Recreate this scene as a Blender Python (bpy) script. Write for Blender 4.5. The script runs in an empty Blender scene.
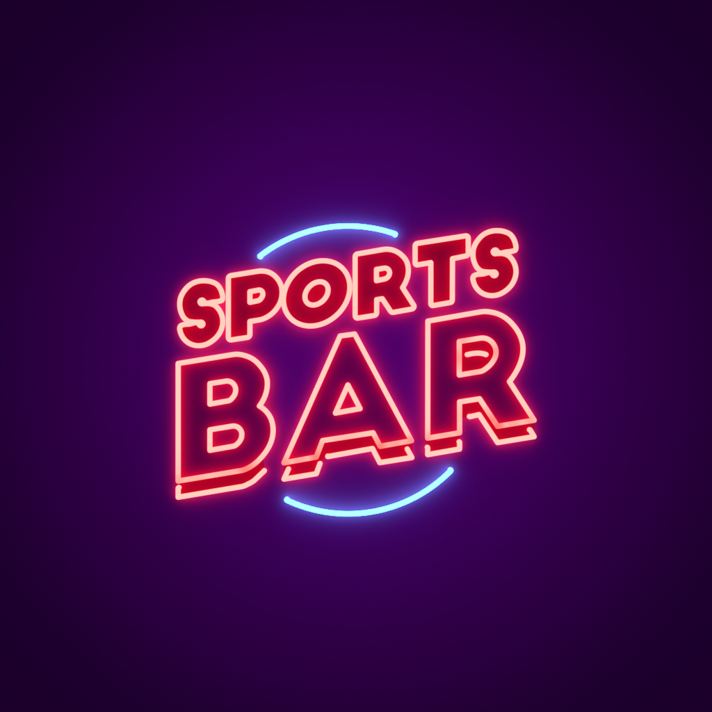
# A neon "SPORTS BAR" sign mounted on a plum coloured wall.
import bpy, bmesh, math
from mathutils import Vector

S = 0.0025            # metres per unit of the sign drawing
CX, CY = 356.0, 356.0
CZ = 1.8              # height of the picture centre above the floor
H = 0.0225            # how far the tube axis stands off the wall
R = 0.0064            # tube radius
CAM_D = 4.0
C = bpy.context.scene.collection

# ------------------------------------------------------------------ materials
def mat(name):
    m = bpy.data.materials.new(name); m.use_nodes = True
    return m, m.node_tree, m.node_tree.nodes['Principled BSDF']

def tube_material(name, col, col2=None):
    m, nt, b = mat(name)
    b.inputs['Base Color'].default_value = (.03, .03, .03, 1)
    b.inputs['Roughness'].default_value = .5
    b.inputs['Specular IOR Level'].default_value = .08
    b.inputs['Emission Strength'].default_value = 1
    if col2:
        at = nt.nodes.new('ShaderNodeAttribute'); at.attribute_name = 'salmon_shade'
        mx = nt.nodes.new('ShaderNodeMix'); mx.data_type = 'RGBA'
        mx.inputs[6].default_value = (*col, 1); mx.inputs[7].default_value = (*col2, 1)
        nt.links.new(at.outputs['Fac'], mx.inputs[0])
        nt.links.new(mx.outputs[2], b.inputs['Emission Color'])
    else:
        b.inputs['Emission Color'].default_value = (*col, 1)
    return m

K = 2.1
M_RED = tube_material('neon_rose', (K, .63, .505), (K, .22, .17))  # second colour is the salmon shade painted into the emission
M_BLUE = tube_material('neon_cyan', (.49, 10.5, 7.2))

def pearl(name, dif_a, dif_b, sheen, rough=.6):
    """pearl lacquer: a weak diffuse base under a soft coloured sheen"""
    m, nt, b = mat(name); N = nt.nodes; Lk = nt.links
    N.remove(b); out = N['Material Output']
    d = N.new('ShaderNodeBsdfDiffuse'); g = N.new('ShaderNodeBsdfAnisotropic'); ad = N.new('ShaderNodeAddShader')
    g.distribution = 'BECKMANN'; g.inputs['Roughness'].default_value = rough
    g.inputs['Color'].default_value = (*sheen, 1)
    tc = N.new('ShaderNodeTexCoord'); n1 = N.new('ShaderNodeTexNoise')
    n1.inputs['Scale'].default_value = 2.2; n1.inputs['Detail'].default_value = 5
    mx = N.new('ShaderNodeMix'); mx.data_type = 'RGBA'
    mx.inputs[6].default_value = (*dif_a, 1); mx.inputs[7].default_value = (*dif_b, 1)
    Lk.new(tc.outputs['Object'], n1.inputs['Vector']); Lk.new(n1.outputs['Fac'], mx.inputs[0])
    Lk.new(mx.outputs[2], d.inputs['Color'])
    Lk.new(d.outputs[0], ad.inputs[0]); Lk.new(g.outputs[0], ad.inputs[1]); Lk.new(ad.outputs[0], out.inputs['Surface'])
    return m
M_WALL = pearl('plum_pearl_wall', (.048, .004, .135), (.052, .0045, .145), (.64, .025, .15))
M_PLATE = pearl('crimson_glow', (.42, .002, .036), (.44, .002, .038), (.17, .002, .02))  # red glow painted as colour on plates added behind the tubes
M_WINE = pearl('wine_glow', (.11, .002, .08), (.12, .002, .085), (.56, .006, .05))  # weaker glow painted inside the BAR strokes, on added plates

M_CLIP, nt, b = mat('clear_standoff')
b.inputs['Base Color'].default_value = (.7, .7, .72, 1)
b.inputs['Roughness'].default_value = .25

# ------------------------------------------------------------------ path tools
def P(x0, y0, pts, dx=0, dy=0):
    """points read on an enlargement (8.9 units per drawing unit) -> drawing units; optional flag s = sharp, l = line follows"""
    return [(x0 + p[0]/8.9 + dx, y0 + p[1]/8.9 + dy) + ((p[2],) if len(p) > 2 else ()) for p in pts]

def smooth(pts, closed, straight=10.5):
    """list of (pos, sharp) along the path in drawing units"""
    n = len(pts)
    V = [Vector((p[0], p[1])) for p in pts]
    F = [(p[2] if len(p) > 2 else '') for p in pts]
    segs = n if closed else n-1
    line = [('l' in F[i]) or (V[(i+1) % n]-V[i]).length > straight for i in range(segs)]
    def tan(i, side):            # side 0: incoming, 1: outgoing
        pi, ni = i-1, i
        hasp = closed or i > 0; hasn = closed or i < n-1
        pi %= n
        dp = (V[i]-V[(i-1) % n]) if hasp else None
        dn = (V[(i+1) % n]-V[i]) if hasn else None
        if 's' in F[i] or dp is None or dn is None:
            d = dn if (side == 1 and dn is not None) or dp is None else dp
            return d.normalized(), True
        if line[pi] and not line[ni % segs]: return dp.normalized(), False
        if line[ni % segs] and not line[pi]: return dn.normalized(), False
        a, b_ = dp.length, dn.length
        return (dp/a*b_ + dn/b_*a).normalized(), False
    out = []
    for i in range(segs):
        j = (i+1) % n
        p0, p1 = V[i], V[j]; L = (p1-p0).length
        out.append((p0, 's' in F[i]))
        if line[i]:
            k = max(1, int(L/4))
            for q in range(1, k): out.append((p0.lerp(p1, q/k), False))
            continue
        t0, f0 = tan(i, 1); t1, f1 = tan(j, 0)
        ch = (p1-p0).normalized()
        # at an open or sharp end mirror the other end's tangent so the curve stays an arc
        if f0 and not f1: t0 = (2*ch.dot(t1)*ch - t1).normalized()
        if f1 and not f0: t1 = (2*ch.dot(t0)*ch - t0).normalized()
        m0, m1 = t0*L, t1*L
        k = max(2, int(L/.8))
        for q in range(1, k):
            t = q/k; t2 = t*t; t3 = t2*t
            out.append(((2*t3-3*t2+1)*p0 + (t3-2*t2+t)*m0 + (-2*t3+3*t2)*p1 + (t3-t2)*m1, False))
    if not closed: out.append((V[-1], False))
    return out

def world(p, h=H):
    return Vector(((p[0]-CX)*S, -h, (CY-p[1])*S + CZ))

NS = 14
def tube_mesh(pts, closed, h=H, shade_spots=None, r=R):
    """Sweep a round tube; open tubes bend back and run into the wall at both ends, as blown neon does."""
    sm = smooth(pts, closed, 15 if shade_spots else 10.5)
    W = [(world(p, h), s) for p, s in sm]
    if not closed:
        rb = .45*S*2
        def back(end, nxt):
            d = (end-nxt).normalized(); wy = Vector((0, 1, 0)); res = []
            for k in range(1, 7):
                a = math.pi/2*k/6
                res.append((end + d*rb*math.sin(a) + wy*rb*(1-math.cos(a)), False))
            last = res[-1][0].copy(); last.y = .002
            res.append((last, False))
            return res
        # pull the visible end in a little so the bend finishes at the traced tip
        W = back(W[0][0], W[1][0])[::-1] + W + back(W[-1][0], W[-2][0])
    n = len(W)
    rings = []            # (centre, normal in plane of the sign or out of it, tangent)
    def d(i, j): return (W[j % n][0]-W[i % n][0]).normalized()
    for i in range(n):
        tin = d(i-1, i) if (closed or i > 0) else d(0, 1)
        tout = d(i, i+1) if (closed or i < n-1) else d(n-2, n-1)
        ang = tin.angle(tout, 0)
        if ang > .25:
            k = max(2, int(ang/.2))
            for q in range(k+1):
                rings.append((W[i][0], tin.slerp(tout, q/k) if ang < 3.1 else tout))
        else:
            rings.append((W[i][0], (tin+tout).normalized()))
    # parallel transport
    bm = bmesh.new(); vr = []
    up = Vector((0, 1, 0))
    t = rings[0][1]
    u = (up - up.dot(t)*t)
    if u.length < .1: u = Vector((0, 0, 1)) - t*t.z
    u.normalize()
    for c, t in rings:
        u = (u - u.dot(t)*t).normalized(); v = t.cross(u)
        vr.append([bm.verts.new(c + r*(math.cos(2*math.pi*k/NS)*u + math.sin(2*math.pi*k/NS)*v)) for k in range(NS)])
    m = len(vr)
    for i in range(m if closed else m-1):
        A, B = vr[i], vr[(i+1) % m]
        off = 0
        if closed and i == m-1:      # match the seam
            off = min(range(NS), key=lambda o: (A[0].co-B[o].co).length)
        for k in range(NS):
            q = [A[k], A[(k+1) % NS], B[(k+1+off) % NS], B[(k+off) % NS]]
            try: bm.faces.new(q)
            except ValueError: pass
    if not closed:
        bm.faces.new(vr[0][::-1]); bm.faces.new(vr[-1])
    bmesh.ops.recalc_face_normals(bm, faces=bm.faces)
    me = bpy.data.meshes.new('tube'); 
    for f in bm.faces: f.smooth = True
    bm.to_mesh(me); bm.free()
    at = me.attributes.new('salmon_shade', 'FLOAT', 'POINT')  # shade painted on BAR outline and counter tubes, strength per vertex
    for k, vt in enumerate(me.vertices):
        val = 0
        if shade_spots:
            x = vt.co.x/S + CX; y = CY - (vt.co.z-CZ)/S
            for (sx, sy, rad, amt) in shade_spots:
                q = math.hypot(x-sx, y-sy)/rad
                if q < 2.5: val = max(val, amt*math.exp(-q*q))
        at.data[k].value = min(1, val*1.25)
    return me, sm

def link(name, me, m, parent=None, origin=None):
    if origin is not None:
        me.transform(__import__('mathutils').Matrix.Translation(-origin))
    o = bpy.data.objects.new(name, me); C.objects.link(o)
    me.materials.append(m); me.name = name
    if parent is not None: o.parent = parent
    elif origin is not None: o.location = origin
    return o

def clip_mesh(p, h):
    """clear plastic stand-off: round foot on the wall, stem, cradle under the tube"""
    c = world(p, h); bm = bmesh.new()
    def cyl(y0, y1, r0, r1):
        a = [bm.verts.new((c.x+r0*math.cos(t), y0, c.z+r0*math.sin(t))) for t in [math.pi*2*k/16 for k in range(16)]]
        b2 = [bm.verts.new((c.x+r1*math.cos(t), y1, c.z+r1*math.sin(t))) for t in [math.pi*2*k/16 for k in range(16)]]
        for k in range(16): bm.faces.new((a[k], a[(k+1) % 16], b2[(k+1) % 16], b2[k]))
        bm.faces.new(a[::-1]); bm.faces.new(b2)
    cyl(-.0005, -.003, .0045, .0045)
    cyl(-.003, -(h-R)-.001, .0022, .0022)
    bmesh.ops.recalc_face_normals(bm, faces=bm.faces)
    me = bpy.data.meshes.new('standoff'); bm.to_mesh(me); bm.free()
    return me

def plate_mesh(polys, lift=0):
    """added thin sheet cut along the tube line, its colour standing in for red glow on the wall"""
    bm = bmesh.new()
    for pts in polys:
        w = [world(p, 0) for p in pts]
        q = [w[i] for i in range(len(w)) if (w[i]-w[i-1]).length > 2e-4]
        f = bm.faces.new([bm.verts.new((p.x, -.0005-lift, p.z)) for p in q])
        g = bmesh.ops.extrude_face_region(bm, geom=[f])
        for v in g['geom']:
            if isinstance(v, bmesh.types.BMVert): v.co.y = -.0036-lift
    bmesh.ops.recalc_face_normals(bm, faces=bm.faces)
    bmesh.ops.triangulate(bm, faces=bm.faces)
    me = bpy.data.meshes.new('plate'); bm.to_mesh(me); bm.free()
    return me

def thing(name, label, cat, group, base):
    o = bpy.data.objects.new(name, None); C.objects.link(o)
    o.empty_display_size = .05
    o.location = base; o['label'] = label; o['category'] = cat
    if group: o['group'] = group
    return o

def letter(name, label, group, paths, material=None, h=H, shade_spots=None, cat='neon letter', bands=None):
    """paths: (part name, points, closed)"""
    material = material or M_RED
    xs = [p[0] for q in paths for p in q[1]]; ys = [p[1] for q in paths for p in q[1]]
    base = world(((min(xs)+max(xs))/2, max(ys)), 0)
    t = thing(name, label, cat, group, base)
    for part, pts, closed in paths:
        me, sm = tube_mesh(pts, closed, h, shade_spots if closed else None)
        o = link(part, me, material, t, base)
        if part == 'outline_tube':
            link('glow_plate', plate_mesh([[p for p, s_ in sm]]), M_PLATE if bands is None else M_WINE, t, base)
        if closed:
            k = 4 if part == 'outline_tube' else 2
            for q in range(k):
                p = sm[int((q+.35)*len(sm)/k) % len(sm)][0]
                link('standoff', clip_mesh(p, h), M_CLIP, t, base)
    for q in bands or []:
        inner = min(p[1] for p in q) > min(ys)+25 and max(p[1] for p in q) < 380
        link('glow_plate', plate_mesh([q], .0032 if inner else 0), M_PLATE, t, base)
    return t

# ------------------------------------------------------------------ the wall
bm = bmesh.new()
bmesh.ops.create_cube(bm, size=1)
for v in bm.verts:
    v.co = Vector((v.co.x*9, v.co.y*.12+.06, v.co.z*6+1.8+1.0))
me = bpy.data.meshes.new('wall'); bm.to_mesh(me); bm.free()
w = link('wall', me, M_WALL); w['kind'] = 'structure'

# ------------------------------------------------------------------ SPORTS
S_PTS = [(467,225),(450,172),(422,132),(372,106),(315,96),(250,101),(185,128),(128,184),(94,250),(87,315),(100,380),(130,432),(165,456),(205,463),
         (260,465),(284,466),(293,480),(284,495),(267,494),(256,479),(240,470),(180,480),(110,490),(93,499),(87,515),(92,550),(118,605),(170,652),(240,673),
         (315,664),(375,632),(425,585),(458,525),(470,460),(458,395),(430,345),(395,313),(350,299),(300,299),(276,299),(267,284),(276,270),(292,269),(304,284),(320,293),
         (380,286),(445,276),(462,270),(469,252)]
G1 = 'rose neon letters of the word SPORTS'
G2 = 'large rose neon letters of the word BAR'
letter('neon_letter', 'small rose neon S at the start of SPORTS, touching the P', G1,
       [('outline_tube', P(170, 270, S_PTS), True)])
letter('neon_letter', 'small rose neon P between the first S and the O in SPORTS', G1,
       [('outline_tube', P(220, 260, [(74,165,'l'),(74,690),(82,706),(100,711,'l'),(240,690),(257,682),(266,662,'l'),(266,547,'sl'),(345,534),(400,517),(455,483),(503,433),(540,365),(552,300),(546,235),(522,183),(482,137),(435,109),(380,98),(330,101,'l'),(100,138),(82,147)]), True),
        ('counter_tube', P(220, 260, [(266,282,'sl'),(345,267),(370,275),(381,303),(370,335),(338,362,'l'),(266,377,'sl')]), True)], h=H-.001)
O1 = [(371+295*math.cos(t), 387-284.5*math.sin(t)-.19*295*math.cos(t)) for t in [2*math.pi*k/36 for k in range(36)]]
O2 = [(370+103*math.cos(t), 387-98.8*math.sin(t)-.30*103*math.cos(t)) for t in [2*math.pi*k/24 for k in range(24)]]
letter('neon_letter', 'small rose neon O with an oval ring inside, in SPORTS', G1,
       [('outline_tube', P(275, 250, O1), True), ('counter_tube', P(275, 250, O2), True)], h=H+.006)
letter('neon_letter', 'small rose neon R between the O and the T in SPORTS', G1,
       [('outline_tube', P(345, 240, [(90,152,'l'),(90,670),(97,690),(115,695,'l'),(255,673),(275,664),(282,642,'l'),(282,531,'sl'),(332,523,'sl'),(402,629),(417,643),(440,642,'l'),(592,615),(610,604),(613,583,'l'),(512,424,'s'),(541,372),(560,312),(563,250),(546,187),(500,131),(440,95),(385,83),(320,88,'l'),(112,124),(96,133)]), True),
        ('counter_tube', P(345, 240, [(280,262,'sl'),(348,251),(385,262),(397,290),(385,325),(352,347,'l'),(280,362,'sl')]), True)], h=H+.001)
letter('neon_letter', 'small rose neon T between the R and the last S in SPORTS', G1,
       [('outline_tube', P(405, 225, [(90,187),(97,170),(112,163,'l'),(538,97),(556,101),(563,118,'l'),(563,250),(559,266),(544,275,'l'),(423,300,'sl'),(421,665),(414,685),(398,691,'l'),(255,716),(238,715),(230,700,'l'),(230,335,'sl'),(112,355),(97,352),(90,338,'l')]), True)])
letter('neon_letter', 'small rose neon S at the end of SPORTS, beside the T', G1,
       [('outline_tube', P(170, 270, S_PTS, 293.1, -50), True)], h=H+.003)

# ------------------------------------------------------------------ BAR
letter('neon_letter', 'big rose neon B with two D-shaped holes, first letter of BAR', G2,
       [('outline_tube', [(178.2,363.5,'s'),(232.5,354.6),(238.5,354.3),(243.5,355.2),(252.7,359),(260.6,366.3),(265,373.1),(267.1,379.8),(267.3,385.8),(265.6,394.4),(262.8,400.8),(259.4,406,'s'),(265,410.2),(270.1,416.9),(272.7,425),(273.1,431.6),(271.8,439.6),(267.9,448.6),(261.7,457.0),(254.9,463.6),(248.2,467.9),(241,470.6),(178.2,481,'s')], True),
        ('counter_tube', [(209.9,383.6,'s'),(226.2,381.1),(231.2,382.1),(235,386.4),(235.5,392.0),(233,397.2),(228.4,400.8),(209.9,404.1,'s')], True),
        ('counter_tube', [(209.9,429.8,'s'),(232.3,426.1),(237.5,427),(241.3,431.5),(241.5,437.2),(238.6,442.6),(233.3,446.2),(209.9,450.3,'s')], True),
        ('underline_tube', [(178.2,489),(178.2,497.2,'s'),(241.5,486.6),(248.2,484),(254.9,479.8),(263.2,471.9)], False)],
       bands=[[(178.2,481),(241,470.6),(248.2,467.9),(254.9,463.6),(261.7,457),(263.2,471.9),(254.9,479.8),(248.2,484),(241.5,486.6),(178.2,497.2)]],
       shade_spots=[(178,481,8,.5),(196,478,22,.35),(228,473,20,.35),(246,468.5,12,.75)])
letter('neon_letter', 'big rose neon A with a triangular hole, middle letter of BAR', G2,
       [('outline_tube', [(284,462.8,'s'),(316.3,457,'s'),(322.6,440.6,'s'),(373.1,432.8,'s'),(380.1,446.3,'s'),(411.5,440.7,'s'),(354.7,334,'s'),(340.1,336,'s')], True),
        ('counter_tube', [(347.9,385.0,'s'),(360.1,408.6,'s'),(335.4,413.1,'s')], True),
        ('underline_tube', [(287.9,470.3),(284,479.1,'s'),(316.3,473.7,'s'),(319.5,464.9)], False),
        ('underline_tube', [(328.6,456.4),(372.5,448.5,'s'),(379.8,462.6,'s'),(411.9,457.5,'s'),(407.9,450.2)], False)],
       bands=[[(284,462.8),(316.3,457),(322.6,440.6),(373.1,432.8),(380.1,446.3),(411.5,440.7),(411.9,457.5),(379.8,462.6),(372.5,448.5),(328.6,456.4),(321.5,459),(316.3,473.7),(284,479.1)]],
       shade_spots=[(284,463,7,.65),(300,460,12,.5),(316,457,8,.85),(320,448,8,.45),(345,437,20,.25),(377,441,6,.6),(380,446,7,.95),(395,444,12,.5),(411,441,6,.7)])
letter('neon_letter', 'big rose neon R with a D-shaped hole, last letter of BAR', G2,
       [('outline_tube', [(427.9,321.1,'s'),(478,312.3),(484.5,311.5),(490.5,312.0),(497.6,313.8),(506.6,318.7),(514.4,326.5),(520,335.5),(522.8,345.4),(522.4,355.4),(519.2,365.7),(515,373.7),(509.5,381.6,'s'),(534.1,420.2,'s'),(497.6,426.3,'s'),(479.6,398.8,'s'),(459.6,401.9,'s'),(459.6,432.8,'s'),(427.7,438.1,'s')], True),
        ('counter_tube', [(459.3,341.5,'s'),(480,338.2),(486.3,338.6),(491.9,342.1),(495.4,348.1),(495.8,354.6),(493,361.2),(487.4,367.4),(480.2,371.5),(459.3,375,'s')], True),
        ('inner_stroke_tube', [(468.5,354.4),(476,353.2),(481.0,353.3),(485.3,354.3)], False),
        ('underline_tube', [(427.7,448.7),(427.7,454.6,'s'),(459.6,449.0,'s'),(459.6,443.1)], False),
        ('underline_tube', [(470.8,416.5),(479.1,414.6,'s'),(497.6,442.6,'s'),(534.1,436.6,'s'),(530.7,430.8)], False)],
       bands=[[(427.7,438.1),(459.6,432.8),(459.6,449),(427.7,454.6)],
              [(459.6,401.9),(479.6,398.8),(497.6,426.3),(534.1,420.2),(534.1,436.6),(497.6,442.6),(479.1,414.6),(470.8,416.5),(459.6,418.5)],
              [(459.3,341.5),(480,338.2),(486.3,338.6),(491.9,342.1),(495.4,348.1),(495.8,354.6),(493,361.2),(487.4,367.4),(480.2,371.5),(459.3,375)]],
       shade_spots=[(428,438,7,.5),(443,435,14,.35),(460,433,7,.45),(460,418,12,.3),(488,412,6,.4),(492,419,7,.75),(497.6,426.3,7,1),(512,424,12,.5),(530,421,9,.45),(459,358,12,.6),(463,341,8,.4),(496,352,10,.5),(475,372,9,.25)])

# ------------------------------------------------------------------ blue arcs
def arc(p0, p1, n, sgn):
    cx, cy, r = 348.0, 369.9, 143.9
    a0 = math.atan2(p0[1]-cy, p0[0]-cx); a1 = math.atan2(p1[1]-cy, p1[0]-cx)
    return [(cx+r*math.cos(a0+(a1-a0)*k/n), cy+r*math.sin(a0+(a1-a0)*k/n)) for k in range(n+1)]
def arc_thing(label, pts):
    xs = [p[0] for p in pts]; ys = [p[1] for p in pts]
    base = world(((min(xs)+max(xs))/2, max(ys)), 0)
    me, sm = tube_mesh(pts, False, r=.0061)
    t = thing('neon_arc', label, 'neon tube', 'glowing blue neon arcs round the words', base)
    link('glass_tube', me, M_BLUE, t, base)
    for f in (.22, .5, .78):
        link('standoff', clip_mesh(sm[int(len(sm)*f)][0], H), M_CLIP, t, base)
arc_thing('pale blue neon arc curving over the top of SPORTS', arc((260.9,256.0), (394.6,233.2), 18, 1))
arc_thing('pale blue neon arc curving beneath the word BAR', arc((451.1,472.0), (287.7,500.0), 22, 1))

# ------------------------------------------------------------------ camera, lamp, world
cam = bpy.data.cameras.new('camera'); co = bpy.data.objects.new('camera', cam); C.objects.link(co)
co.location = (0, -CAM_D, CZ); co.rotation_euler = (math.pi/2, 0, 0)
cam.sensor_width = 36; cam.lens = 36*(CAM_D-H)/(712*S); cam.clip_end = 100
bpy.context.scene.camera = co

# violet wash lights in a ring in front of the wall, aimed at the sign
N_L = 8
for k in range(N_L*2):
    a = 2*math.pi*(k//2+.5)/N_L
    narrow = k % 2 == 0
    ld = bpy.data.lights.new('violet_wash', 'SPOT'); lo = bpy.data.objects.new('violet_wash', ld); C.objects.link(lo)
    lo.location = (1.5*math.cos(a), -1.4, CZ + 1.5*math.sin(a))
    lo.rotation_euler = (Vector((0, 0, CZ)) - lo.location).to_track_quat('-Z', 'Y').to_euler()
    ld.spot_size = math.radians(32 if narrow else 60); ld.spot_blend = 1
    ld.energy = 6.8 if narrow else 5.5
    ld.color = (.19, 0, 1.0); ld.shadow_soft_size = .2

wd = bpy.data.worlds.new('World'); bpy.context.scene.world = wd; wd.use_nodes = True
wd.node_tree.nodes['Background'].inputs[0].default_value = (.21, 0, 1, 1)
wd.node_tree.nodes['Background'].inputs[1].default_value = .075

sc = bpy.context.scene
sc.view_settings.view_transform = 'Standard'; sc.view_settings.look = 'None'
sc.view_settings.exposure = 0; sc.view_settings.gamma = 1
sc.cycles.use_denoising = True
sc.cycles.filter_width = 1.6
sc.cycles.sample_clamp_indirect = 3
